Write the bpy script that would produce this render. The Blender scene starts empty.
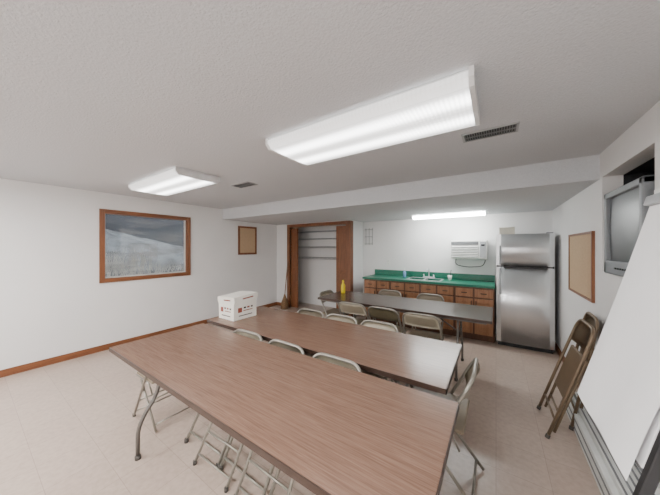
import bpy, bmesh, math, random
from mathutils import Vector, Matrix
random.seed(4)
COL = bpy.context.scene.collection
def L(r,g,b):
    f=lambda v:(v/255/12.92) if v/255<=0.04045 else ((v/255+0.055)/1.055)**2.4
    return (f(r),f(g),f(b),1)
# ---------------------------------------------------------------- materials
def M(name,col,rough=.5,metal=0,noise=.06,nscale=12,bump=0,bscale=150,stretch=(1,1,1),spec=.5,detail=4,bdist=.003):
    m=bpy.data.materials.new(name); m.use_nodes=True
    nt=m.node_tree; N=nt.nodes; K=nt.links; b=N['Principled BSDF']
    tc=N.new('ShaderNodeTexCoord'); mp=N.new('ShaderNodeMapping'); mp.inputs['Scale'].default_value=stretch
    K.new(tc.outputs['Object'],mp.inputs['Vector'])
    n=N.new('ShaderNodeTexNoise'); n.inputs['Scale'].default_value=nscale; n.inputs['Detail'].default_value=detail
    K.new(mp.outputs[0],n.inputs['Vector'])
    r=N.new('ShaderNodeValToRGB')
    r.color_ramp.elements[0].position=.3; r.color_ramp.elements[1].position=.7
    r.color_ramp.elements[0].color=tuple(max(0,c*(1-noise)) for c in col[:3])+(1,)
    r.color_ramp.elements[1].color=tuple(min(1,c*(1+noise)) for c in col[:3])+(1,)
    K.new(n.outputs['Fac'],r.inputs[0]); K.new(r.outputs[0],b.inputs['Base Color'])
    b.inputs['Roughness'].default_value=rough; b.inputs['Metallic'].default_value=metal
    b.inputs['Specular IOR Level'].default_value=spec
    if bump:
        n2=N.new('ShaderNodeTexNoise'); n2.inputs['Scale'].default_value=bscale; n2.inputs['Detail'].default_value=3
        K.new(mp.outputs[0],n2.inputs['Vector'])
        bp=N.new('ShaderNodeBump'); bp.inputs['Strength'].default_value=bump; bp.inputs['Distance'].default_value=bdist
        K.new(n2.outputs['Fac'],bp.inputs['Height']); K.new(bp.outputs[0],b.inputs['Normal'])
    return m
def wood(name,c1,c2,rough=.4,axis='X',scale=1.0,spec=.5,lo=.35,hi=.65,st=(1.3,22)):
    m=bpy.data.materials.new(name); m.use_nodes=True
    nt=m.node_tree; N=nt.nodes; K=nt.links; b=N['Principled BSDF']
    tc=N.new('ShaderNodeTexCoord'); mp=N.new('ShaderNodeMapping')
    a,c=st
    s={'X':(a,c,c),'Y':(c,a,c),'Z':(c,c,a)}[axis]
    mp.inputs['Scale'].default_value=tuple(v*scale for v in s)
    K.new(tc.outputs['Object'],mp.inputs['Vector'])
    n=N.new('ShaderNodeTexNoise'); n.inputs['Scale'].default_value=1.6; n.inputs['Detail'].default_value=8; n.inputs['Roughness'].default_value=.65
    n.inputs['Distortion'].default_value=.6
    K.new(mp.outputs[0],n.inputs['Vector'])
    r=N.new('ShaderNodeValToRGB'); r.color_ramp.elements[0].position=lo; r.color_ramp.elements[1].position=hi
    r.color_ramp.elements[0].color=c1; r.color_ramp.elements[1].color=c2
    K.new(n.outputs['Fac'],r.inputs[0]); K.new(r.outputs[0],b.inputs['Base Color'])
    b.inputs['Roughness'].default_value=rough; b.inputs['Specular IOR Level'].default_value=spec
    return m
def emis(name,col,s,stripes=False):
    m=bpy.data.materials.new(name); m.use_nodes=True
    nt=m.node_tree; N=nt.nodes; K=nt.links; b=N['Principled BSDF']
    b.inputs['Base Color'].default_value=(.8,.8,.8,1); b.inputs['Roughness'].default_value=.35
    b.inputs['Emission Color'].default_value=col; b.inputs['Emission Strength'].default_value=s
    if stripes:
        # tubes glowing behind a prismatic lens: brightness varies across the short axis
        tc=N.new('ShaderNodeTexCoord'); sp=N.new('ShaderNodeSeparateXYZ'); K.new(tc.outputs['Object'],sp.inputs[0])
        ab=N.new('ShaderNodeMath'); ab.operation='ABSOLUTE'; K.new(sp.outputs['Y'],ab.inputs[0])
        mr=N.new('ShaderNodeMapRange'); mr.inputs['From Min'].default_value=0.0; mr.inputs['From Max'].default_value=.245
        K.new(ab.outputs[0],mr.inputs['Value'])
        cr=N.new('ShaderNodeValToRGB'); e=cr.color_ramp.elements
        e[0].position=0; e[0].color=(.24,.24,.24,1); e[1].position=1; e[1].color=(.14,.14,.14,1)
        for p,v in ((.16,.36),(.38,1.15),(.52,1.1),(.76,.30),(.87,.18)):
            x=cr.color_ramp.elements.new(p); x.color=(v,v,v,1)
        K.new(mr.outputs[0],cr.inputs[0])
        wv=N.new('ShaderNodeTexWave'); wv.bands_direction='X'; wv.inputs['Scale'].default_value=14; K.new(tc.outputs['Object'],wv.inputs['Vector'])
        m2=N.new('ShaderNodeMapRange'); m2.inputs['To Min'].default_value=1.05; m2.inputs['To Max'].default_value=.8; K.new(wv.outputs['Fac'],m2.inputs['Value'])
        mv=N.new('ShaderNodeMath'); mv.operation='MULTIPLY'; K.new(cr.outputs[0],mv.inputs[0]); K.new(m2.outputs[0],mv.inputs[1])
        mu=N.new('ShaderNodeMath'); mu.operation='MULTIPLY'; mu.inputs[1].default_value=s
        K.new(mv.outputs[0],mu.inputs[0]); K.new(mu.outputs[0],b.inputs['Emission Strength'])
    return m
def floor_mat():
    m=bpy.data.materials.new('vinyl_tile_floor'); m.use_nodes=True
    nt=m.node_tree; N=nt.nodes; K=nt.links; b=N['Principled BSDF']
    tc=N.new('ShaderNodeTexCoord')
    br=N.new('ShaderNodeTexBrick'); br.offset=0; br.inputs['Scale'].default_value=1
    br.inputs['Brick Width'].default_value=.29; br.inputs['Row Height'].default_value=.29
    br.inputs['Mortar Size'].default_value=.002; br.inputs['Mortar Smooth'].default_value=.4
    br.inputs['Color1'].default_value=L(189,171,158); br.inputs['Color2'].default_value=L(183,164,151); br.inputs['Mortar'].default_value=L(162,144,133)
    K.new(tc.outputs['Object'],br.inputs['Vector'])
    n=N.new('ShaderNodeTexNoise'); n.inputs['Scale'].default_value=28; n.inputs['Detail'].default_value=7; K.new(tc.outputs['Object'],n.inputs['Vector'])
    r=N.new('ShaderNodeValToRGB'); r.color_ramp.elements[0].position=.35; r.color_ramp.elements[0].color=(.88,.87,.86,1)
    r.color_ramp.elements[1].position=.62; r.color_ramp.elements[1].color=(1,1,1,1); K.new(n.outputs['Fac'],r.inputs[0])
    mx=N.new('ShaderNodeMix'); mx.data_type='RGBA'; mx.blend_type='MULTIPLY'; mx.inputs['Factor'].default_value=1
    K.new(br.outputs['Color'],mx.inputs[6]); K.new(r.outputs[0],mx.inputs[7]); K.new(mx.outputs[2],b.inputs['Base Color'])
    b.inputs['Roughness'].default_value=.3; b.inputs['Specular IOR Level'].default_value=.5
    return m
def glass_mat():
    m=bpy.data.materials.new('window_glass'); m.use_nodes=True
    nt=m.node_tree; N=nt.nodes; K=nt.links; N.remove(N['Principled BSDF']); o=N['Material Output']
    t=N.new('ShaderNodeBsdfTransparent'); t.inputs[0].default_value=(.92,.94,.95,1)
    g=N.new('ShaderNodeBsdfGlossy'); g.inputs['Roughness'].default_value=.05
    f=N.new('ShaderNodeFresnel'); f.inputs[0].default_value=2.1
    mx=N.new('ShaderNodeMixShader'); K.new(f.outputs[0],mx.inputs[0]); K.new(t.outputs[0],mx.inputs[1]); K.new(g.outputs[0],mx.inputs[2])
    d=N.new('ShaderNodeBsdfDiffuse'); d.inputs[0].default_value=(.60,.63,.66,1)
    tc=N.new('ShaderNodeTexCoord'); mp=N.new('ShaderNodeMapping'); mp.inputs['Scale'].default_value=(1,1.0,6); mp.inputs['Rotation'].default_value=(.3,0,0); K.new(tc.outputs['Object'],mp.inputs[0])
    n=N.new('ShaderNodeTexNoise'); n.inputs['Scale'].default_value=2.6; n.inputs['Detail'].default_value=8; K.new(mp.outputs[0],n.inputs['Vector'])
    r=N.new('ShaderNodeMapRange'); r.inputs['From Min'].default_value=.48; r.inputs['From Max'].default_value=.66; r.inputs['To Min'].default_value=.01; r.inputs['To Max'].default_value=.26; K.new(n.outputs['Fac'],r.inputs['Value'])
    m2=N.new('ShaderNodeMixShader'); K.new(r.outputs[0],m2.inputs[0]); K.new(mx.outputs[0],m2.inputs[1]); K.new(d.outputs[0],m2.inputs[2]); K.new(m2.outputs[0],o.inputs[0])
    return m
WALL=M('painted_wall',L(232,231,230),.7,noise=.02,nscale=2,bump=.15,bscale=60)
CEIL=M('textured_ceiling',L(204,206,209),.9,noise=.05,nscale=110,bump=.6,bscale=105,bdist=.006,spec=.2)
FLOOR=floor_mat()
TRIM=wood('oak_trim',L(108,64,38),L(142,90,56),.4,'Y')
TRIMX=wood('oak_trim_across',L(108,64,38),L(142,90,56),.4,'X')
TRIMZ=wood('oak_trim_upright',L(110,66,42),L(142,92,60),.4,'Z')
TTOP=wood('walnut_laminate',L(112,85,71),L(138,109,92),.24,'X',1.0,.6,.34,.66,(3.4,100))
TTOPD=wood('dark_walnut_laminate',L(72,55,47),L(92,73,63),.26,'X',1.0,.6,.36,.64,(3.4,100))
TEDGE=M('dark_brown_edge',L(54,38,30),.4)
STEEL=M('brown_grey_tube',L(108,104,100),.35,.5)
CHFR=M('beige_enamel_tube',L(148,143,133),.32,.45)
CHPAN=M('beige_enamel_panel',L(160,150,131),.4,.15)
CHBR=M('bronze_enamel',L(118,100,80),.4,.3)
CHSEAT=M('tan_seat',L(132,118,98),.5)
RUB=M('rubber_foot',L(80,76,72),.8)
STAIN=M('stainless_steel',L(224,226,228),.32,.86,noise=.05,nscale=3,stretch=(1,1,.12),bump=.25,bscale=4,bdist=.015)
DARK=M('dark_plastic',L(34,34,36),.5)
GREY=M('grey_plastic',L(120,122,124),.5)
SILV=M('silver_plastic',L(165,168,171),.4,.2)
TVG=M('television_grey_plastic',L(122,126,130),.5)
WHITE=M('white_plastic',L(232,232,228),.45)
OFFW=M('off_white_enamel',L(218,220,217),.5)
GREEN=M('green_laminate',L(12,108,84),.3,noise=.15,nscale=60)
CAB=wood('cabinet_wood',L(142,96,64),L(170,122,86),.4,'Z',.8)
CABD=wood('cabinet_face_frame',L(84,54,36),L(104,70,48),.5,'Z',.8)
CORK=M('cork',L(192,164,132),.9,noise=.12,nscale=120)
PAPER=M('white_paper',L(242,242,243),.7,noise=.01)
CARD=M('white_cardboard',L(230,226,217),.7,noise=.05,nscale=6)
KRAFT=M('pale_carton',L(214,208,194),.7,noise=.03)
INK=M('dark_ink_print',L(60,46,42),.7)
INKR=M('red_brown_ink_print',L(138,72,58),.7)
YEL=M('yellow_plastic',L(240,214,30),.4)
BLUE=M('blue_soap',L(120,160,200),.25)
FIX=M('fixture_white_metal',L(224,224,224),.4)
LENS=emis('glowing_lens',(1,.995,.985,1),1.35,True)
LENSFILL=emis('added_fill_lens',(1,.99,.975,1),17,True)  # extra strong glow, only for the added fill fixtures out of view
LENSK=emis('glowing_kitchen_lens',(.97,1,.98,1),9)
SCREEN=M('tv_screen_glass',L(78,82,86),.35,noise=.02)
GLASS=glass_mat()
# ---------------------------------------------------------------- geometry
def box(bm,c,s,rot=None,bev=0,seg=2):
    g=bmesh.ops.create_cube(bm,size=1); vs=g['verts']
    bmesh.ops.scale(bm,vec=s,verts=vs)
    if bev:
        es=list({e for v in vs for e in v.link_edges})
        r=bmesh.ops.bevel(bm,geom=es,offset=bev,segments=seg,affect='EDGES',profile=.5); vs=list({v for f in r['faces'] for v in f.verts}|{v for v in vs if v.is_valid})
    if rot is not None: bmesh.ops.rotate(bm,cent=(0,0,0),matrix=rot,verts=vs)
    bmesh.ops.translate(bm,vec=c,verts=vs)
def bx(bm,x0,x1,y0,y1,z0,z1,bev=0):
    box(bm,((x0+x1)/2,(y0+y1)/2,(z0+z1)/2),(abs(x1-x0),abs(y1-y0),abs(z1-z0)),None,bev)
def rnd(pts,r,n=5,closed=False):
    P=[Vector(p) for p in pts]; out=[]
    m=len(P)
    for i,p in enumerate(P):
        if not closed and (i==0 or i==m-1): out.append(p); continue
        a=P[i-1]; b=P[(i+1)%m]
        da=(a-p); db=(b-p); ra=min(r,da.length*.48); rb=min(r,db.length*.48)
        s=p+da.normalized()*ra; e=p+db.normalized()*rb
        for k in range(n+1):
            t=k/n; out.append(s*(1-t)**2+p*2*t*(1-t)+e*t*t)
    return out
def tube(bm,pts,r,seg=8,closed=False):
    P=[Vector(p) for p in pts]; n=len(P); rings=[]; prev=None
    for i in range(n):
        if closed: t=(P[(i+1)%n]-P[i-1])
        else: t=(P[min(i+1,n-1)]-P[max(i-1,0)])
        t.normalize()
        if prev is None:
            u=t.orthogonal().normalized()
        else:
            u=(prev-t*prev.dot(t))
            u=u.normalized() if u.length>1e-6 else t.orthogonal().normalized()
        prev=u; w=t.cross(u)
        rings.append([bm.verts.new(P[i]+r*(math.cos(2*math.pi*k/seg)*u+math.sin(2*math.pi*k/seg)*w)) for k in range(seg)])
    m=n if closed else n-1
    for i in range(m):
        A=rings[i]; B=rings[(i+1)%n]
        for k in range(seg):
            f=bm.faces.new((A[k],A[(k+1)%seg],B[(k+1)%seg],B[k])); f.smooth=True
    if not closed:
        bm.faces.new(rings[0][::-1]); bm.faces.new(rings[-1])
def lathe(bm,prof,c=(0,0,0),seg=20):
    rings=[]
    for r,z in prof:
        rings.append([bm.verts.new((c[0]+r*math.cos(2*math.pi*k/seg),c[1]+r*math.sin(2*math.pi*k/seg),c[2]+z)) for k in range(seg)])
    for A,B in zip(rings,rings[1:]):
        for k in range(seg):
            f=bm.faces.new((A[k],A[(k+1)%seg],B[(k+1)%seg],B[k])); f.smooth=True
    bm.faces.new(rings[0][::-1]); bm.faces.new(rings[-1])
def ob(name,fn,mat,parent=None,label=None,cat=None,kind=None,loc=None,rot=None):
    bm=bmesh.new(); fn(bm)
    bmesh.ops.recalc_face_normals(bm,faces=bm.faces)
    me=bpy.data.meshes.new(name); bm.to_mesh(me); bm.free(); me.materials.append(mat)
    o=bpy.data.objects.new(name,me); COL.objects.link(o)
    if parent: o.parent=parent
    if label: o['label']=label
    if cat: o['category']=cat
    if kind: o['kind']=kind
    if loc: o.location=loc
    if rot: o.rotation_euler=rot
    return o
def empty(name,label,cat,loc=(0,0,0),rot=(0,0,0)):
    o=bpy.data.objects.new(name,None); o.empty_display_size=.1; COL.objects.link(o)
    o['label']=label; o['category']=cat; o.location=loc; o.rotation_euler=rot
    return o
def dup(root,loc,rot=None,label=None):
    ALL=list(bpy.data.objects)
    def rec(o,par):
        c=o.copy(); COL.objects.link(c)
        if par is not None: c.parent=par
        for ch in [x for x in ALL if x.parent==o]: rec(ch,c)
        return c
    c=rec(root,None); c.location=loc
    if rot is not None: c.rotation_euler=rot
    if label: c['label']=label
    return c
# ---------------------------------------------------------------- room
XL,XR,YB,YF,H,HL=-4.75,.74,5.2,-1.6,2.3,2.085
YS=3.06; T=.12
ob('floor',lambda b:bx(b,XL-T,XR+T,YF-T,YB+T,-.1,0),FLOOR,kind='structure')
def f(b):
    bx(b,XL-T,XR+T,YF-T,YS,H,H+.12); bx(b,XL-T,XR+T,YS,YB+T,HL,H+.12)
ob('ceiling',f,CEIL,kind='structure')
WY0,WY1,WZ0,WZ1=1.118,2.396,.985,2.06
def f(b):
    bx(b,XL-T,XL,YF,WY0,0,H); bx(b,XL-T,XL,WY1,YB,0,H); bx(b,XL-T,XL,WY0,WY1,0,WZ0); bx(b,XL-T,XL,WY0,WY1,WZ1,H)
ob('wall_left',f,WALL,kind='structure')
ob('wall_back',lambda b:bx(b,XL-T,XR+T,YB,YB+T,0,HL),WALL,kind='structure')
ob('wall_front',lambda b:bx(b,XL-T,XR+T,YF-T,YF,0,H),WALL,kind='structure')
NY0,NY1,NZ0,NZ1=2.17,3.0,1.3,2.09
def f(b):
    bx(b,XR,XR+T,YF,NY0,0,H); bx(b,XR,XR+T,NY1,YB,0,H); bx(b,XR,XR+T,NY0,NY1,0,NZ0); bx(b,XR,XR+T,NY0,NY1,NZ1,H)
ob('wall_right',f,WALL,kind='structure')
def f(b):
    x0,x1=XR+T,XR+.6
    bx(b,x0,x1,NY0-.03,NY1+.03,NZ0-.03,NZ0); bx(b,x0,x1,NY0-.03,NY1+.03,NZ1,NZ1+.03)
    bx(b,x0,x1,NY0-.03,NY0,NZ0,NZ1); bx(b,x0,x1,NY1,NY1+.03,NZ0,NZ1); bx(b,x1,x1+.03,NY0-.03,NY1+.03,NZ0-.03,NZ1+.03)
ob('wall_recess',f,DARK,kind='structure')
CX0,CX1,CY=-4.28,-2.66,4.6
def f(b):
    bx(b,XL,CX0,CY,CY+.1,0,HL); bx(b,CX1,-2.56,CY,YB,0,HL); bx(b,CX0,CX1,CY,CY+.1,2.05,HL)
ob('wall_closet',f,WALL,kind='structure')
ob('baseboard_left',lambda b:bx(b,XL,XL+.014,YF,CY,0,.085,.003),TRIM,kind='structure')
ob('baseboard_right',lambda b:bx(b,XR-.014,XR,3.12,YB,0,.085,.003),TRIM,kind='structure')
ob('baseboard_back',lambda b:bx(b,-2.56,-2.25,YB-.014,YB,0,.085,.003),TRIMX,kind='structure')
ob('baseboard_closet',lambda b:bx(b,XL+.014,CX0-.09,CY-.014,CY,0,.085,.003),TRIMX,kind='structure')
def f(b):
    bx(b,CX0-.09,CX0,CY-.02,CY+.11,0,2.07,.004); bx(b,CX1,CX1+.11,CY-.02,CY+.11,0,2.07,.004); bx(b,CX0,CX1,CY-.02,CY+.11,2.0,2.07,.004)
ob('door_1',f,TRIMZ,kind='structure')
def panel_door(xa,xb,label):
    e=empty('closet_door',label,'door',((xa+xb)/2,CY+.045,.015)); w=xb-xa
    ob('door_panel',lambda b:box(b,(0,0,.98),(w,.03,1.96),None,.003),TRIMZ,parent=e)
    def st(b):
        fr=min(.05,w*.28)
        bx(b,-w/2,-w/2+fr,-.024,-.015,0,1.96,.002); bx(b,w/2-fr,w/2,-.024,-.015,0,1.96,.002)
        for z in (0,.9,1.86): bx(b,-w/2+fr,w/2-fr,-.024,-.015,z,z+.09,.002)
    ob('door_frame',st,TRIM,parent=e)
panel_door(CX0+.005,CX0+.22,'narrow brown wood closet door panel pushed open')
panel_door(CX1-.27,CX1-.005,'flat brown wood closet door panel pushed open')
def shelf(z):
    def g(b):
        for i in range(7): tube(b,[(CX0,4.85+i*.045,z),(CX1,4.85+i*.045,z)],.004,6)
        for i in range(14): 
            x=CX0+.05+i*.118; tube(b,[(x,4.85,z-.006),(x,5.16,z-.006)],.003,6)
        tube(b,[(CX0,4.84,z-.025),(CX1,4.84,z-.025)],.007,6)
    return g
for z in (1.25,1.52,1.72,1.9):
    o=ob('wire_shelf',shelf(z),SILV,label='grey wire shelf inside the closet',cat='shelf'); o['group']='wire shelves in the closet'
# window
w=ob('window_1',lambda b:(bx(b,XL-.10,XL+.022,WY0,WY0+.06,WZ0,WZ1),bx(b,XL-.10,XL+.022,WY1-.06,WY1,WZ0,WZ1)),TRIMZ,kind='structure')
ob('rail',lambda b:(bx(b,XL-.10,XL+.021,WY0+.06,WY1-.06,WZ0,WZ0+.06),bx(b,XL-.10,XL+.021,WY0+.06,WY1-.06,WZ1-.06,WZ1)),TRIM,parent=w)
ob('pane',lambda b:bx(b,XL-.06,XL-.055,WY0+.05,WY1-.05,WZ0+.05,WZ1-.05),GLASS,parent=w)
ob('muntin',lambda b:(bx(b,XL-.075,XL-.045,WY0+.06,WY0+.08,WZ0+.06,WZ1-.06),bx(b,XL-.075,XL-.045,WY1-.08,WY1-.06,WZ0+.06,WZ1-.06),bx(b,XL-.075,XL-.045,WY0+.08,WY1-.08,WZ0+.06,WZ0+.08)),OFFW,parent=w)
# outside
HILL=M('snowy_slope',L(134,136,138),.9,noise=.5,nscale=4.0,detail=9,stretch=(.6,1,1))
def f(b):
    n=40; V=[]
    for i in range(n+1):
        row=[]
        for j in range(n+1):
            x=XL-.35-3*i/n; y=-1+9*j/n
            z=1.0+.55*((XL-.35-x)**.7)*max(.2,1.2-.20*y)+random.uniform(-.03,.03)
            row.append(b.verts.new((x,y,z)))
        V.append(row)
    for i in range(n):
        for j in range(n): b.faces.new((V[i][j],V[i+1][j],V[i+1][j+1],V[i][j+1])).smooth=True
ob('snowy_ground',f,HILL,label='grey slushy slope outside the window',cat='ground',kind='structure')
def f(b):
    b.faces.new([b.verts.new(p) for p in ((-9.5,-3,0),(-9.5,14,0),(-9.5,14,6),(-9.5,-3,6))])
ob('exterior_hillside',f,M('dusk_hillside',L(50,55,62),.9,noise=.3,nscale=1.2),label='dark blue grey hillside outside the window',cat='hillside',kind='structure')
def f(b):
    for i in range(240):
        y=random.triangular(1.1,2.9,1.3); x=XL-.30-random.random()*.3; h=random.uniform(.10,.46)*(1.0 if y<1.9 else .4)
        dx,dy=random.uniform(-.05,.05),random.uniform(-.14,.14); z=1.0
        a=b.verts.new((x,y-.007,z)); c=b.verts.new((x,y+.007,z)); d=b.verts.new((x+dx,y+dy,z+.1+h)); b.faces.new((a,c,d))
ob('dry_grass',f,M('dry_grass_blades',L(244,240,230),.9),label='pale dry grass tufts outside the window',cat='grass',kind='stuff')
# ---------------------------------------------------------------- light fixtures
def fixture(w,d,lens,label,nm='ceiling_light',h=.075):
    e=empty(nm,label,'light')
    ob('mounting_plate',lambda b:box(b,(0,0,-.012),(w,d-.02,.024),None,.004),FIX,parent=e)
    k=min(.03,d*.2)
    prof=[(-d/2,-.016),(-d/2,-h*.55),(-d/2+k,-h+.004),(0,-h),(d/2-k,-h+.004),(d/2,-h*.55),(d/2,-.016)]
    def ln(b):
        A=[b.verts.new((-w/2+.012,y,z)) for y,z in prof]; B=[b.verts.new((w/2-.012,y,z)) for y,z in prof]
        for i in range(len(prof)-1): b.faces.new((A[i],A[i+1],B[i+1],B[i]))
    ob('lens',ln,lens,parent=e)
    for s in (-1,1):
        def cap(b):
            pr=[(y*1.012,(z-.003 if z<-.03 else 0)) for y,z in prof]
            A=[b.verts.new((s*(w/2-.022),y,z)) for y,z in pr]; B=[b.verts.new((s*w/2,y,z)) for y,z in pr]
            for i in range(len(pr)-1): b.faces.new((A[i],A[i+1],B[i+1],B[i]))
            b.faces.new((A[-1],A[0],B[0],B[-1])); b.faces.new(A[::-1]); b.faces.new(B)
        ob('end_cap',cap,FIX,parent=e)
    return e
fx=fixture(1.33,.49,LENS,'white wraparound fluorescent ceiling light above the long tables')
fx.location=(-.745,1.50,H); fx['group']='fluorescent ceiling lights'
o=dup(fx,(-3.23,1.42,H),label='white wraparound fluorescent ceiling light near the window wall'); o.scale=(.93,.96,1)
fr=fixture(1.33,.49,LENSFILL,'added fill light behind the camera, shaped like the wraparound ceiling lights'); fr['group']='fluorescent ceiling lights'  # added unseen fixture behind the camera, brightens the room
fr.location=(-3.23,-.80,H)
dup(fr,(-.745,-.80,H))  # second added fill fixture, also out of view
kf=fixture(1.18,.14,LENSK,'narrow fluorescent light on the low kitchen ceiling',h=.065); kf.location=(-.71,4.72,HL)
# vents
def vent(loc,label):
    e=empty('ceiling_vent',label,'vent',loc)
    ob('vent_frame',lambda b:(box(b,(0,-.07,-.004),(.33,.014,.008)),box(b,(0,.07,-.004),(.33,.014,.008)),box(b,(-.158,0,-.004),(.014,.14,.008)),box(b,(.158,0,-.004),(.014,.14,.008))),SILV,parent=e)
    ob('vent_core',lambda b:box(b,(0,0,-.002),(.3,.13,.003)),DARK,parent=e)
    ob('louvre',lambda b:[box(b,(-.145+i*.0145,0,-.006),(.004,.125,.007)) for i in range(21)]+[box(b,(0,0,-.006),(.3,.006,.008))],GREY,parent=e)
    return e
vent((-.04,2.05,H),'grey metal air vent in the textured ceiling')
vent((-2.67,2.02,H),'small dark air vent in the ceiling near the soffit')
# ---------------------------------------------------------------- tables
def table(label,mat,w,d,loc):
    e=empty('folding_table',label,'table',loc)
    z=.74
    ob('tabletop',lambda b:bx(b,-w/2+.004,w/2-.004,-d/2+.004,d/2-.004,z-.02,z,.001),mat,parent=e)
    ob('edge_band',lambda b:(bx(b,-w/2,w/2,-d/2,-d/2+.0045,z-.03,z-.001),bx(b,-w/2,w/2,d/2-.0045,d/2,z-.03,z-.001),bx(b,-w/2,-w/2+.0045,-d/2,d/2,z-.03,z-.001),bx(b,w/2-.0045,w/2,-d/2,d/2,z-.03,z-.001)),TEDGE,parent=e)
    ob('apron',lambda b:(bx(b,-w/2+.05,w/2-.05,-d/2+.03,-d/2+.05,z-.05,z-.02),bx(b,-w/2+.05,w/2-.05,d/2-.05,d/2-.03,z-.05,z-.02),bx(b,-w/2+.05,-w/2+.07,-d/2+.05,d/2-.05,z-.05,z-.02),bx(b,w/2-.07,w/2-.05,-d/2+.05,d/2-.05,z-.05,z-.02)),STEEL,parent=e)
    for s in (-1,1):
        X=s*(w/2-.34)
        for t in (-1,1):
            ob('leg',lambda b:tube(b,rnd([(X,t*.16,z-.03),(X,t*.16,.42),(X,t*(d/2-.07),.24),(X,t*(d/2-.07),.012)],.09),.0135,10),STEEL,parent=e)
            ob('foot_cap',lambda b:lathe(b,[(.018,0),(.019,.02),(.016,.03)],(X,t*(d/2-.07),0),12),RUB,parent=e)
        ob('crossbar',lambda b:(tube(b,[(X,-.16,.46),(X,.16,.46)],.011),tube(b,[(X,-d/2+.05,z-.04),(X,d/2-.05,z-.04)],.012)),STEEL,parent=e)
        ob('brace',lambda b:(tube(b,[(X,0,.46),(X-s*.38,0,z-.04)],.009),),STEEL,parent=e)
    return e
table('long folding table with smooth brown wood grain laminate top',TTOP,2.30,.73,(-1.30,.998,0))
table('long brown laminate folding table carrying a white cardboard box',TTOP,2.31,.74,(-1.375,1.82,0))
table('dark brown folding table standing before the kitchen cabinets',TTOPD,2.23,.74,(-1.147,3.41,0))
# ---------------------------------------------------------------- chairs
def chair(label,fr,pan,seat,folded=False):
    e=empty('folding_chair',label,'chair')
    wv=.205
    if not folded:
        fpath=[(-wv,-.21,0.012),(-wv,.06,.47),(-wv+.012,.21,.765),(wv-.012,.21,.765),(wv,.06,.47),(wv,-.21,.012)]
        ra,rb=(-.10,.41),(.245,.012)
    else:
        fpath=[(-wv,0,.012),(-wv,0,.5),(-wv+.012,.0,.93),(wv-.012,.0,.93),(wv,0,.5),(wv,0,.012)]
        ra,rb=(.03,.52),(.03,.06)
    ob('front_frame',lambda b:tube(b,rnd(fpath,.10,6),.0115,8),fr,parent=e)
    for s in (-1,1):
        ob('rear_leg',lambda b:tube(b,[(s*(wv-.022),ra[0],ra[1]),(s*(wv-.022),rb[0],rb[1])],.0105,8),fr,parent=e)
        fy=-.21 if not folded else 0
        ob('foot_cap',lambda b:lathe(b,[(.015,0),(.015,.025),(.013,.03)],(s*wv,fy,0),10),RUB,parent=e)
        if not folded:
            ob('seat_rail',lambda b:tube(b,[(s*(wv-.014),-.19,.432),(s*(wv-.014),.10,.43),(s*(wv-.03),.14,.33)],.007,6),fr,parent=e)
    def P(t):
        a,b_=Vector((0,ra[0],ra[1])),Vector((0,rb[0],rb[1])); return a.lerp(b_,t)
    for t in ((.45,.88) if not folded else (.72,)):
        q=P(t)
        ob('crossbar',lambda b:tube(b,[(-wv+.02,q.y,q.z),(wv-.02,q.y,q.z)],.008),fr,parent=e)
    for fy,fz in (((-.18,.065),(-.10,.20)) if not folded else ((0,.16),)):
        ob('crossbar',lambda b:tube(b,[(-wv,fy,fz),(wv,fy,fz)],.008),fr,parent=e)
    def back(b):
        n=10; m=4; V=[]
        for j in range(m+1):
            row=[]
            for i in range(n+1):
                u=-1+2*i/n
                if not folded:
                    z=.61+.145*j/m; y=.06+(z-.47)*.508+.028*(1-u*u)
                else:
                    z=.73+.19*j/m; y=.028*(1-u*u)
                ww=wv-.014-(.035*((j/m)**6))
                row.append(b.verts.new((u*ww,y,z)))
            V.append(row)
        for j in range(m):
            for i in range(n): b.faces.new((V[j][i],V[j][i+1],V[j+1][i+1],V[j+1][i])).smooth=True
        bmesh.ops.solidify(b,geom=b.faces[:],thickness=.006)
    ob('backrest',back,pan,parent=e)
    def st(b):
        if not folded: box(b,(0,-.02,.445),(.375,.37,.022),None,.01,3)
        else: box(b,(0,.028,.50),(.375,.022,.38),None,.01,3)
    ob('seat',st,seat,parent=e)
    return e
G='metal folding chairs around the tables'
c0=chair('beige metal folding chair tucked between the two long tables',CHFR,CHPAN,CHSEAT); c0['group']=G
c0.location=(-.88,1.185,0)
for x in (-1.335,-1.78): dup(c0,(x,1.185,0),(0,0,random.uniform(-.02,.02)))
# lower chairs pushed completely beneath the near table
for x,y,r in ((-2.49,1.04,-math.pi/2),(-.46,1.13,0),(-1.56,1.09,.02),(-1.11,1.09,-.02)):
    o=dup(c0,(x,y,0),(0,0,r),'low beige metal folding chair pushed fully beneath the table'); o.scale=(.86,.86,.86)
# the same low chairs beneath the middle table
for x in (-2.26,-1.80,-1.36,-.92):
    o=dup(c0,(x,1.66,0),(0,0,math.pi),'low beige metal folding chair pushed fully beneath the middle table'); o.scale=(.84,.84,.84)
for x in (-1.80,-1.38,-.95): dup(c0,(x,2.085,0),(0,0,random.uniform(-.02,.02)),'beige metal folding chair tucked under the middle table')
for x,y in ((-1.60,3.08),(-1.15,3.06),(-.70,3.02)): dup(c0,(x,y,0),(0,0,math.pi+random.uniform(-.05,.05)),'beige metal folding chair pushed up to the dark table')
dup(c0,(-2.17,3.42,0),(0,0,math.pi/2),'beige metal folding chair at the end of the dark table')
for x in (-1.5,-.85): dup(c0,(x,3.88,0),(0,0,0),'beige metal folding chair between the dark table and the kitchen')
dup(c0,(-.315,1.77,0),(0,0,-math.pi/2),'beige metal folding chair at the table end')
k=chair('folded bronze metal folding chair leaning toward the wall',CHBR,CHBR,CHBR,True); k['group']='folded chairs leaning on the wall'
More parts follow.
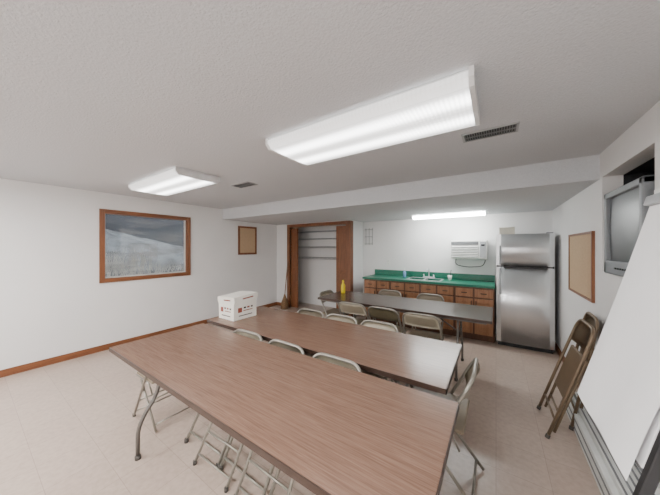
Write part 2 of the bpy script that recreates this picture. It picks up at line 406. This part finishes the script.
def lean(o,x,y,ang,yaw=0):
    R=Matrix.Rotation(math.radians(ang),3,'Y')@Matrix.Rotation(-math.pi/2+yaw,3,'Z')
    o.rotation_euler=R.to_euler(); o.location=(x,y,0.004)
lean(k,.33,2.78,17,.02)
k2=dup(k,(0,0,0),label='folded bronze metal folding chair leaning close to the wall'); lean(k2,.52,3.0,10,-.04)
# ---------------------------------------------------------------- box on table
e=empty('cardboard_box','white cardboard storage box with dark brown print on the table','box',(-2.368,1.71,.74))
ob('box_body',lambda b:box(b,(0,0,.105),(.265,.29,.21),None,.003),CARD,parent=e)
l=ob('lid',lambda b:(box(b,(0,0,.0),(.282,.308,.006),None,.001),box(b,(.139,0,-.03),(.004,.308,.06)),box(b,(-.139,0,-.03),(.004,.308,.06)),box(b,(0,.152,-.03),(.276,.004,.06)),box(b,(0,-.152,-.03),(.276,.004,.06))),CARD,parent=e)
l.location=(0,0,.242); l.rotation_euler=(.05,-.05,.03)
ob('printed_mark',lambda b:box(b,(.1412,.02,-.03),(.001,.14,.014)),INKR,parent=l)
ob('printed_mark',lambda b:box(b,(.02,-.1542,-.03),(.11,.001,.014)),INKR,parent=l)
for i,(y,z,wy,hz) in enumerate([(-.07,.10,.05,.05),(-.01,.118,.03,.018),(.035,.118,.03,.018),(.08,.118,.025,.018),(.03,.088,.12,.009),(-.0,.04,.17,.009)]):
    ob('printed_mark',lambda b:box(b,(.1333,y,z),(.001,wy,hz)),(INKR,INK)[i%2],parent=e)
for i,(x,z,wx,hz) in enumerate([(-.07,.10,.045,.05),(-.015,.118,.028,.018),(.03,.118,.028,.018),(.075,.118,.025,.018),(.03,.088,.10,.009),(-.0,.04,.15,.009)]):
    ob('printed_mark',lambda b:box(b,(x,-.1458,z),(wx,.001,hz)),(INKR,INK)[i%2],parent=e)
# yellow bottle
e=empty('spray_bottle','yellow plastic bottle on the dark table','bottle',(-2.12,3.56,.74))
ob('bottle_body',lambda b:lathe(b,[(.03,0),(.035,.01),(.035,.13),(.02,.16),(.014,.175)]),YEL,parent=e)
ob('cap',lambda b:lathe(b,[(.016,.175),(.016,.205),(.010,.215)]),YEL,parent=e)
# ---------------------------------------------------------------- kitchen
KY0,KY1=4.6,YB-.005
n=4; x0,x1=-2.24,-.02; uw=(x1-x0)/n
def cabinet(loc,w):
    e=empty('base_cabinet','brown wood base cabinet with drawer above paneled doors','cabinet',loc)
    D=KY1-KY0
    ob('body',lambda b:(bx(b,-w/2,w/2,0,D,.09,.865),bx(b,-w/2,w/2,.07,D,0,.09)),CABD,parent=e)
    for s in (-1,1):
        xa,xb=(-w/2+.018,-.012) if s<0 else (.012,w/2-.018); xm=(xa+xb)/2
        d=ob('drawer',lambda b:(bx(b,xa,xb,-.018,-.0005,.705,.835,.004),bx(b,xa+.03,xb-.03,-.024,-.018,.73,.81,.002)),CAB,parent=e)
        ob('handle',lambda b:(tube(b,rnd([(xm-.035,-.024,.77),(xm-.035,-.045,.77),(xm+.035,-.045,.77),(xm+.035,-.024,.77)],.012),.006)),DARK,parent=d)
        def dr(b):
            bx(b,xa,xb,-.010,-.0005,.12,.68)
            bx(b,xa,xa+.045,-.02,-.010,.12,.68,.002); bx(b,xb-.045,xb,-.02,-.010,.12,.68,.002)
            bx(b,xa+.045,xb-.045,-.02,-.010,.12,.17,.002); bx(b,xa+.045,xb-.045,-.02,-.010,.63,.68,.002)
            bx(b,xa+.06,xb-.06,-.018,-.010,.19,.61,.003)
        d=ob('door',dr,CAB,parent=e)
        xk=xb-.02 if s<0 else xa+.02
        ob('handle',lambda b:tube(b,rnd([(xk,-.02,.64),(xk,-.042,.64),(xk,-.042,.56),(xk,-.02,.56)],.012),.006),DARK,parent=d)
    return e
cb=cabinet((x0+uw/2,KY0,0),uw-.002); cb['group']='kitchen base cabinets'
for i in range(1,n): dup(cb,(x0+uw*(i+.5),KY0,0))
e=empty('kitchen_worktop','dark green laminate worktop over the base cabinets','countertop',(0,0,.865))
sx0,sx1,sy0,sy1=-1.40,-.82,4.70,5.05
def f(b):
    bx(b,x0-.02,sx0,KY0-.04,KY1,0,.038); bx(b,sx1,x1+.005,KY0-.04,KY1,0,.038); bx(b,sx0,sx1,KY0-.04,sy0,0,.038); bx(b,sx0,sx1,sy1,KY1,0,.038)
ob('worktop_slab',f,GREEN,parent=e)
ob('backsplash',lambda b:bx(b,x0-.02,x1+.005,KY1-.02,KY1,.038,.15,.003),GREEN,parent=e)
e=empty('kitchen_sink','stainless steel double sink set in the green worktop','sink',(0,0,.903))
def f(b):
    bx(b,sx0-.015,sx1+.015,sy0-.015,sy0+.02,0.0005,.006); bx(b,sx0-.015,sx1+.015,sy1-.02,sy1+.015,0.0005,.006)
    bx(b,sx0-.015,sx0+.02,sy0,sy1,0.0005,.006); bx(b,sx1-.02,sx1+.015,sy0,sy1,0.0005,.006); m=(sx0+sx1)/2; bx(b,m-.015,m+.015,sy0,sy1,-.03,.006)
    bx(b,sx0+.003,sx1-.003,sy0+.003,sy1-.003,-.037,-.033)
ob('basin',f,STAIN,parent=e)
ob('faucet',lambda b:(tube(b,rnd([(-1.08,5.06,.006),(-1.08,5.06,.19),(-1.08,4.86,.19),(-1.08,4.86,.14)],.07),.011,10),box(b,(-1.08,5.06,.02),(.22,.045,.028),None,.008),tube(b,[(-1.17,5.06,.03),(-1.17,5.03,.075)],.011),tube(b,[(-.99,5.06,.03),(-.99,5.03,.075)],.011)),STAIN,parent=e)
e=empty('soap_bottle','pale blue dish soap bottle on the worktop','bottle',(-1.52,4.95,.9035))
ob('bottle_body',lambda b:lathe(b,[(.028,0),(.032,.01),(.03,.10),(.013,.14)]),BLUE,parent=e)
ob('cap',lambda b:lathe(b,[(.014,.14),(.014,.165),(.006,.175)]),WHITE,parent=e)
e=empty('dish_brush_cup','small white cup on the worktop beside the sink','cup',(-.70,4.98,.9035))
ob('cup_body',lambda b:lathe(b,[(.03,0),(.038,.09),(.034,.09),(.028,.01)]),WHITE,parent=e)
ob('brush_handle',lambda b:tube(b,[(0,0,.02),(.02,.01,.19)],.006),DARK,parent=e)
# AC
e=empty('air_conditioner','white wall air conditioner with louvered grille above the worktop','air conditioner',(-.40,YB,1.30))
ob('body',lambda b:box(b,(0,-.14,.165),(.56,.28,.33),None,.012),WHITE,parent=e)
ob('grille_frame',lambda b:(box(b,(-.06,-.283,.12),(.42,.008,.20),None,.003),),SILV,parent=e)
ob('louvre',lambda b:[box(b,(-.06,-.29,.034+i*.029),(.41,.012,.014),Matrix.Rotation(.5,3,'X')) for i in range(7)],WHITE,parent=e)
ob('air_outlet',lambda b:[box(b,(-.06,-.282,.275),(.42,.008,.055),None,.003)]+[box(b,(-.25+i*.0345,-.285,.275),(.006,.012,.05)) for i in range(12)],GREY,parent=e)
ob('control_panel',lambda b:box(b,(.215,-.283,.165),(.09,.008,.27),None,.003),SILV,parent=e)
ob('display',lambda b:box(b,(.215,-.288,.24),(.05,.004,.03)),DARK,parent=e)
ob('power_cord',lambda b:tube(b,rnd([(-.22,-.02,.0),(-.24,-.02,-.12),(-.05,-.02,-.16),(.20,-.02,-.14),(.24,-.02,-.05),(.24,-.008,-.02)],.08),.006),DARK,parent=e)
# wall rack
e=empty('towel_rack','small white wire rack mounted on the kitchen wall','rack',(-2.40,YB,1.56))
ob('wire_frame',lambda b:([tube(b,rnd([(-.08,-.015,z),(-.08,-.09,z),(.08,-.09,z),(.08,-.015,z)],.02),.004) for z in (.02,.18,.34)]+[tube(b,[(x,-.012,0),(x,-.012,.38)],.004) for x in (-.08,0,.08)]),GREY,parent=e)
ob('mounting_tab',lambda b:(box(b,(0,-.006,.36),(.03,.012,.04)),box(b,(0,-.006,.03),(.03,.012,.04))),WHITE,parent=e)
# fridge
e=empty('refrigerator','stainless steel top freezer refrigerator standing beside the worktop','refrigerator',(.005,4.60,0))
W=.68
ob('body',lambda b:bx(b,0,W,.065,.58,.03,1.69,.006),GREY,parent=e)
ob('toe_grille',lambda b:bx(b,.02,W-.02,.05,.08,.0,.06),DARK,parent=e)
def doorfn(za,zb):
    def g(b):
        n=12; F=[]
        for i in range(n+1):
            u=i/n; y=.014*(2*u-1)**2
            if i in (0,n): y=.028
            F.append((u*W,y))
        A=[b.verts.new((x,y,za)) for x,y in F]; C=[b.verts.new((x,y,zb)) for x,y in F]
        A2=[b.verts.new((0,.06,za)),b.verts.new((W,.06,za))]; C2=[b.verts.new((0,.06,zb)),b.verts.new((W,.06,zb))]
        for i in range(n):
            ff=b.faces.new((A[i],A[i+1],C[i+1],C[i])); ff.smooth=0<i<n-1
        b.faces.new([A2[0],A[0],C[0],C2[0]]); b.faces.new([A[-1],A2[1],C2[1],C[-1]]); b.faces.new([A2[1],A2[0],C2[0],C2[1]])
        b.faces.new(A2[:1]+A+A2[1:]); b.faces.new(C2[:1]+C+C2[1:])
    return g
fd=ob('freezer_door',doorfn(1.225,1.70),STAIN,parent=e)
rd=ob('fridge_door',doorfn(.065,1.205),STAIN,parent=e)
ob('door_gasket',lambda b:(bx(b,.01,W-.01,.02,.066,1.2,1.23)),DARK,parent=e)
for dd,za,zb in ((fd,1.25,1.52),(rd,.80,1.18)):
    ob('handle',lambda b:(tube(b,rnd([(.045,.012,za),(.045,-.04,za),(.045,-.04,zb),(.045,.012,zb)],.03),.011,8)),SILV,parent=dd)
    zz=1.228 if dd is fd else 1.197
    ob('door_pull',lambda b:(bx(b,.09,.60,-.006,.02,zz-.005,zz+.006,.002)),DARK,parent=dd)
ob('hinge_cover',lambda b:bx(b,W-.09,W-.02,.01,.09,1.70,1.715,.004),GREY,parent=e)
e=empty('food_carton','small pale carton lying on top of the refrigerator','carton',(.14,4.80,1.691))
ob('carton_body',lambda b:box(b,(0,0,.06),(.20,.14,.12),None,.004),KRAFT,parent=e)
ob('flap',lambda b:(box(b,(-.05,0,.123),(.10,.14,.004)),box(b,(.05,0,.124),(.095,.14,.004),Matrix.Rotation(-.12,3,'Y'))),CARD,parent=e)
# ---------------------------------------------------------------- wall boards
def board(name,label,x,s,y0,y1,z0,z1,fill,frw):
    e=empty(name,label,'board',(x,(y0+y1)/2,z0)); w=y1-y0; h=z1-z0
    ob('board_surface',lambda b:box(b,(s*.008,0,h/2),(.012,w-frw,h-frw)),fill,parent=e)
    ob('frame',lambda b:(box(b,(s*.011,-w/2+frw/2,h/2),(.022,frw,h)),box(b,(s*.011,w/2-frw/2,h/2),(.022,frw,h)),box(b,(s*.011,0,frw/2),(.022,w-2*frw,frw)),box(b,(s*.011,0,h-frw/2),(.022,w-2*frw,frw))),TRIMZ,parent=e)
board('cork_board','small cork board in a brown wood frame beside the closet',XL,1,3.43,3.93,1.34,1.98,CORK,.04)
board('cork_board','cork bulletin board in a thin oak frame near the refrigerator',XR,-1,3.18,4.05,1.0,1.65,CORK,.022)
def plate(label,loc,rot):
    e=empty('wall_outlet',label,'outlet',loc,rot)
    ob('cover_plate',lambda b:box(b,(0,-.003,0),(.075,.006,.115),None,.003),WHITE,parent=e)
    ob('socket',lambda b:(box(b,(0,-.007,.025),(.03,.003,.03)),box(b,(0,-.007,-.025),(.03,.003,.03))),OFFW,parent=e)
plate('white outlet plate on the kitchen wall above the worktop',(-1.95,YB,1.18),(0,0,0))
# ---------------------------------------------------------------- tv
e=empty('television','grey tube television sitting in the wall recess','television',(.71,2.53,NZ0))
def f(b):
    w,h=.62,.62
    bx(b,0,.06,-w/2,-w/2+.045,.0,h,.008); bx(b,0,.06,w/2-.045,w/2,.0,h,.008); bx(b,0,.06,-w/2,w/2,h-.045,h,.008); bx(b,0,.06,-w/2,w/2,0,.10,.008)
ob('bezel',f,TVG,parent=e)
def f(b):
    V=[];n=10
    for i in range(n+1):
        row=[]
        for j in range(n+1):
            u=-1+2*i/n; v=-1+2*j/n
            row.append(b.verts.new((.012+.018*(u*u+v*v)/2,u*.268,.337+v*.240)))
        V.append(row)
    for i in range(n):
        for j in range(n): b.faces.new((V[i][j],V[i+1][j],V[i+1][j+1],V[i][j+1])).smooth=True
ob('screen',f,SCREEN,parent=e)
def f(b):
    a=[b.verts.new(p) for p in ((.06,-.30,.01),(.06,.30,.01),(.06,.30,.60),(.06,-.30,.60))]
    c=[b.verts.new(p) for p in ((.46,-.2,.01),(.46,.2,.01),(.46,.2,.42),(.46,-.2,.42))]
    b.faces.new(a[::-1]); b.faces.new(c)
    for i in range(4): b.faces.new((a[i],a[(i+1)%4],c[(i+1)%4],c[i]))
ob('rear_housing',f,GREY,parent=e)
ob('button_row',lambda b:[box(b,(-.002,-.12+i*.04,.05),(.006,.022,.012)) for i in range(6)],DARK,parent=e)
e=empty('thermostat','small white thermostat box on the wall beside the television','thermostat',(XR,2.06,1.72))
ob('case',lambda b:box(b,(-.012,0,.05),(.024,.10,.09),None,.004),WHITE,parent=e)
ob('dial',lambda b:tube(b,[(-.024,0,.05),(-.03,0,.05)],.02,14),OFFW,parent=e)
# ---------------------------------------------------------------- heater
e=empty('baseboard_heater','light grey ribbed baseboard heater along the wall','heater',(XR,0,0))
HY0,HY1=YF+.3,3.08
ob('casing',lambda b:(bx(b,-.21,-.001,HY0,HY1,0,.15,.004),bx(b,-.18,-.001,HY0,HY1,.15,.19,.004)),OFFW,parent=e)
ob('end_cap',lambda b:bx(b,-.215,-.001,HY1,HY1+.02,0,.195,.004),OFFW,parent=e)
ob('grille_rib',lambda b:[bx(b,-.17+i*.03,-.162+i*.03,HY0+.01,HY1-.01,.19,.197) for i in range(5)],GREY,parent=e)
ob('slot',lambda b:(bx(b,-.213,-.209,HY0+.02,HY1-.02,.035,.05),bx(b,-.213,-.209,HY0+.02,HY1-.02,.105,.12)),GREY,parent=e)
# ---------------------------------------------------------------- flip chart
th=math.atan2(.19,.79)
e=empty('flip_chart','white paper flip chart on a black stand beside the heater','flip chart',(.42,1.18,0))
R=(0,th,0); org=Vector((.30-.42,0,.89))
def ln(name,fn,mat):
    o=ob(name,fn,mat,parent=e); o.location=org; o.rotation_euler=R; return o
def sheet(off,curl,dz):
    def g(b):
        V=[];n=22
        for i in range(n+1):
            row=[]
            for j in range(n+1):
                u=i/n; v=j/n
                y=-.22+.47*u+.004*math.sin(v*11)*(1-u); z=dz+(.80-dz)*v+.006*math.sin(u*7)*(1-v)
                x=off-curl*(1-v)**3*(.6-.4*u)-.005*(1+math.sin(u*8+v*3))*(1-v)
                row.append(b.verts.new((x,y,z)))
            V.append(row)
        for i in range(n):
            for j in range(n): b.faces.new((V[i][j],V[i+1][j],V[i+1][j+1],V[i][j+1])).smooth=True
    return g
ln('paper_pad',lambda b:box(b,(-.001,.015,.42),(.008,.46,.74),None,.001),PAPER)
ln('paper_sheet',sheet(-.008,.012,.0),PAPER)
ln('backing_board',lambda b:box(b,(.012,.0,.415),(.014,.45,.77),None,.002),GREY)
ln('side_rail',lambda b:box(b,(.004,-.236,.30),(.022,.022,1.06),None,.003),DARK)
ln('top_clamp',lambda b:box(b,(-.008,.01,.80),(.035,.48,.035),None,.004),SILV)
ob('post',lambda b:(tube(b,[(.03,0,.03),(.03,0,1.30)],.016,10),tube(b,[(.03,0,1.28),(-.01,0,1.28)],.012)),DARK,parent=e)
ob('base',lambda b:(bx(b,-.15,.07,-.025,.025,.0,.03,.004),bx(b,.0,.06,-.30,.30,.0,.03,.004)),DARK,parent=e)
# ---------------------------------------------------------------- broom
e=empty('broom','brown corn broom leaning against the closet jamb','broom',(-4.33,4.46,0))
ob('bristles',lambda b:lathe(b,[(.10,0),(.085,.15),(.035,.28),(.02,.34)],(0,0,0),14),M('broom_straw',L(134,104,74),.9,noise=.3,nscale=40),parent=e)
ob('broom_handle',lambda b:tube(b,[(0,0,.3),(.01,.105,1.2)],.011),TRIMZ,parent=e)
# ---------------------------------------------------------------- world, camera
wd=bpy.data.worlds.new('World'); bpy.context.scene.world=wd; wd.use_nodes=True
wd.node_tree.nodes['Background'].inputs[0].default_value=(.82,.86,.9,1); wd.node_tree.nodes['Background'].inputs[1].default_value=.55
cam=bpy.data.cameras.new('camera'); cam.lens=248/660*36; cam.sensor_width=36; cam.clip_start=.02
co=bpy.data.objects.new('camera',cam); co.location=(0,0,1.5); co.rotation_euler=(math.radians(90),0,math.radians(33.8)); COL.objects.link(co)
bpy.context.scene.camera=co
bpy.context.scene.view_settings.view_transform='AgX'
bpy.context.scene.view_settings.exposure=2.4
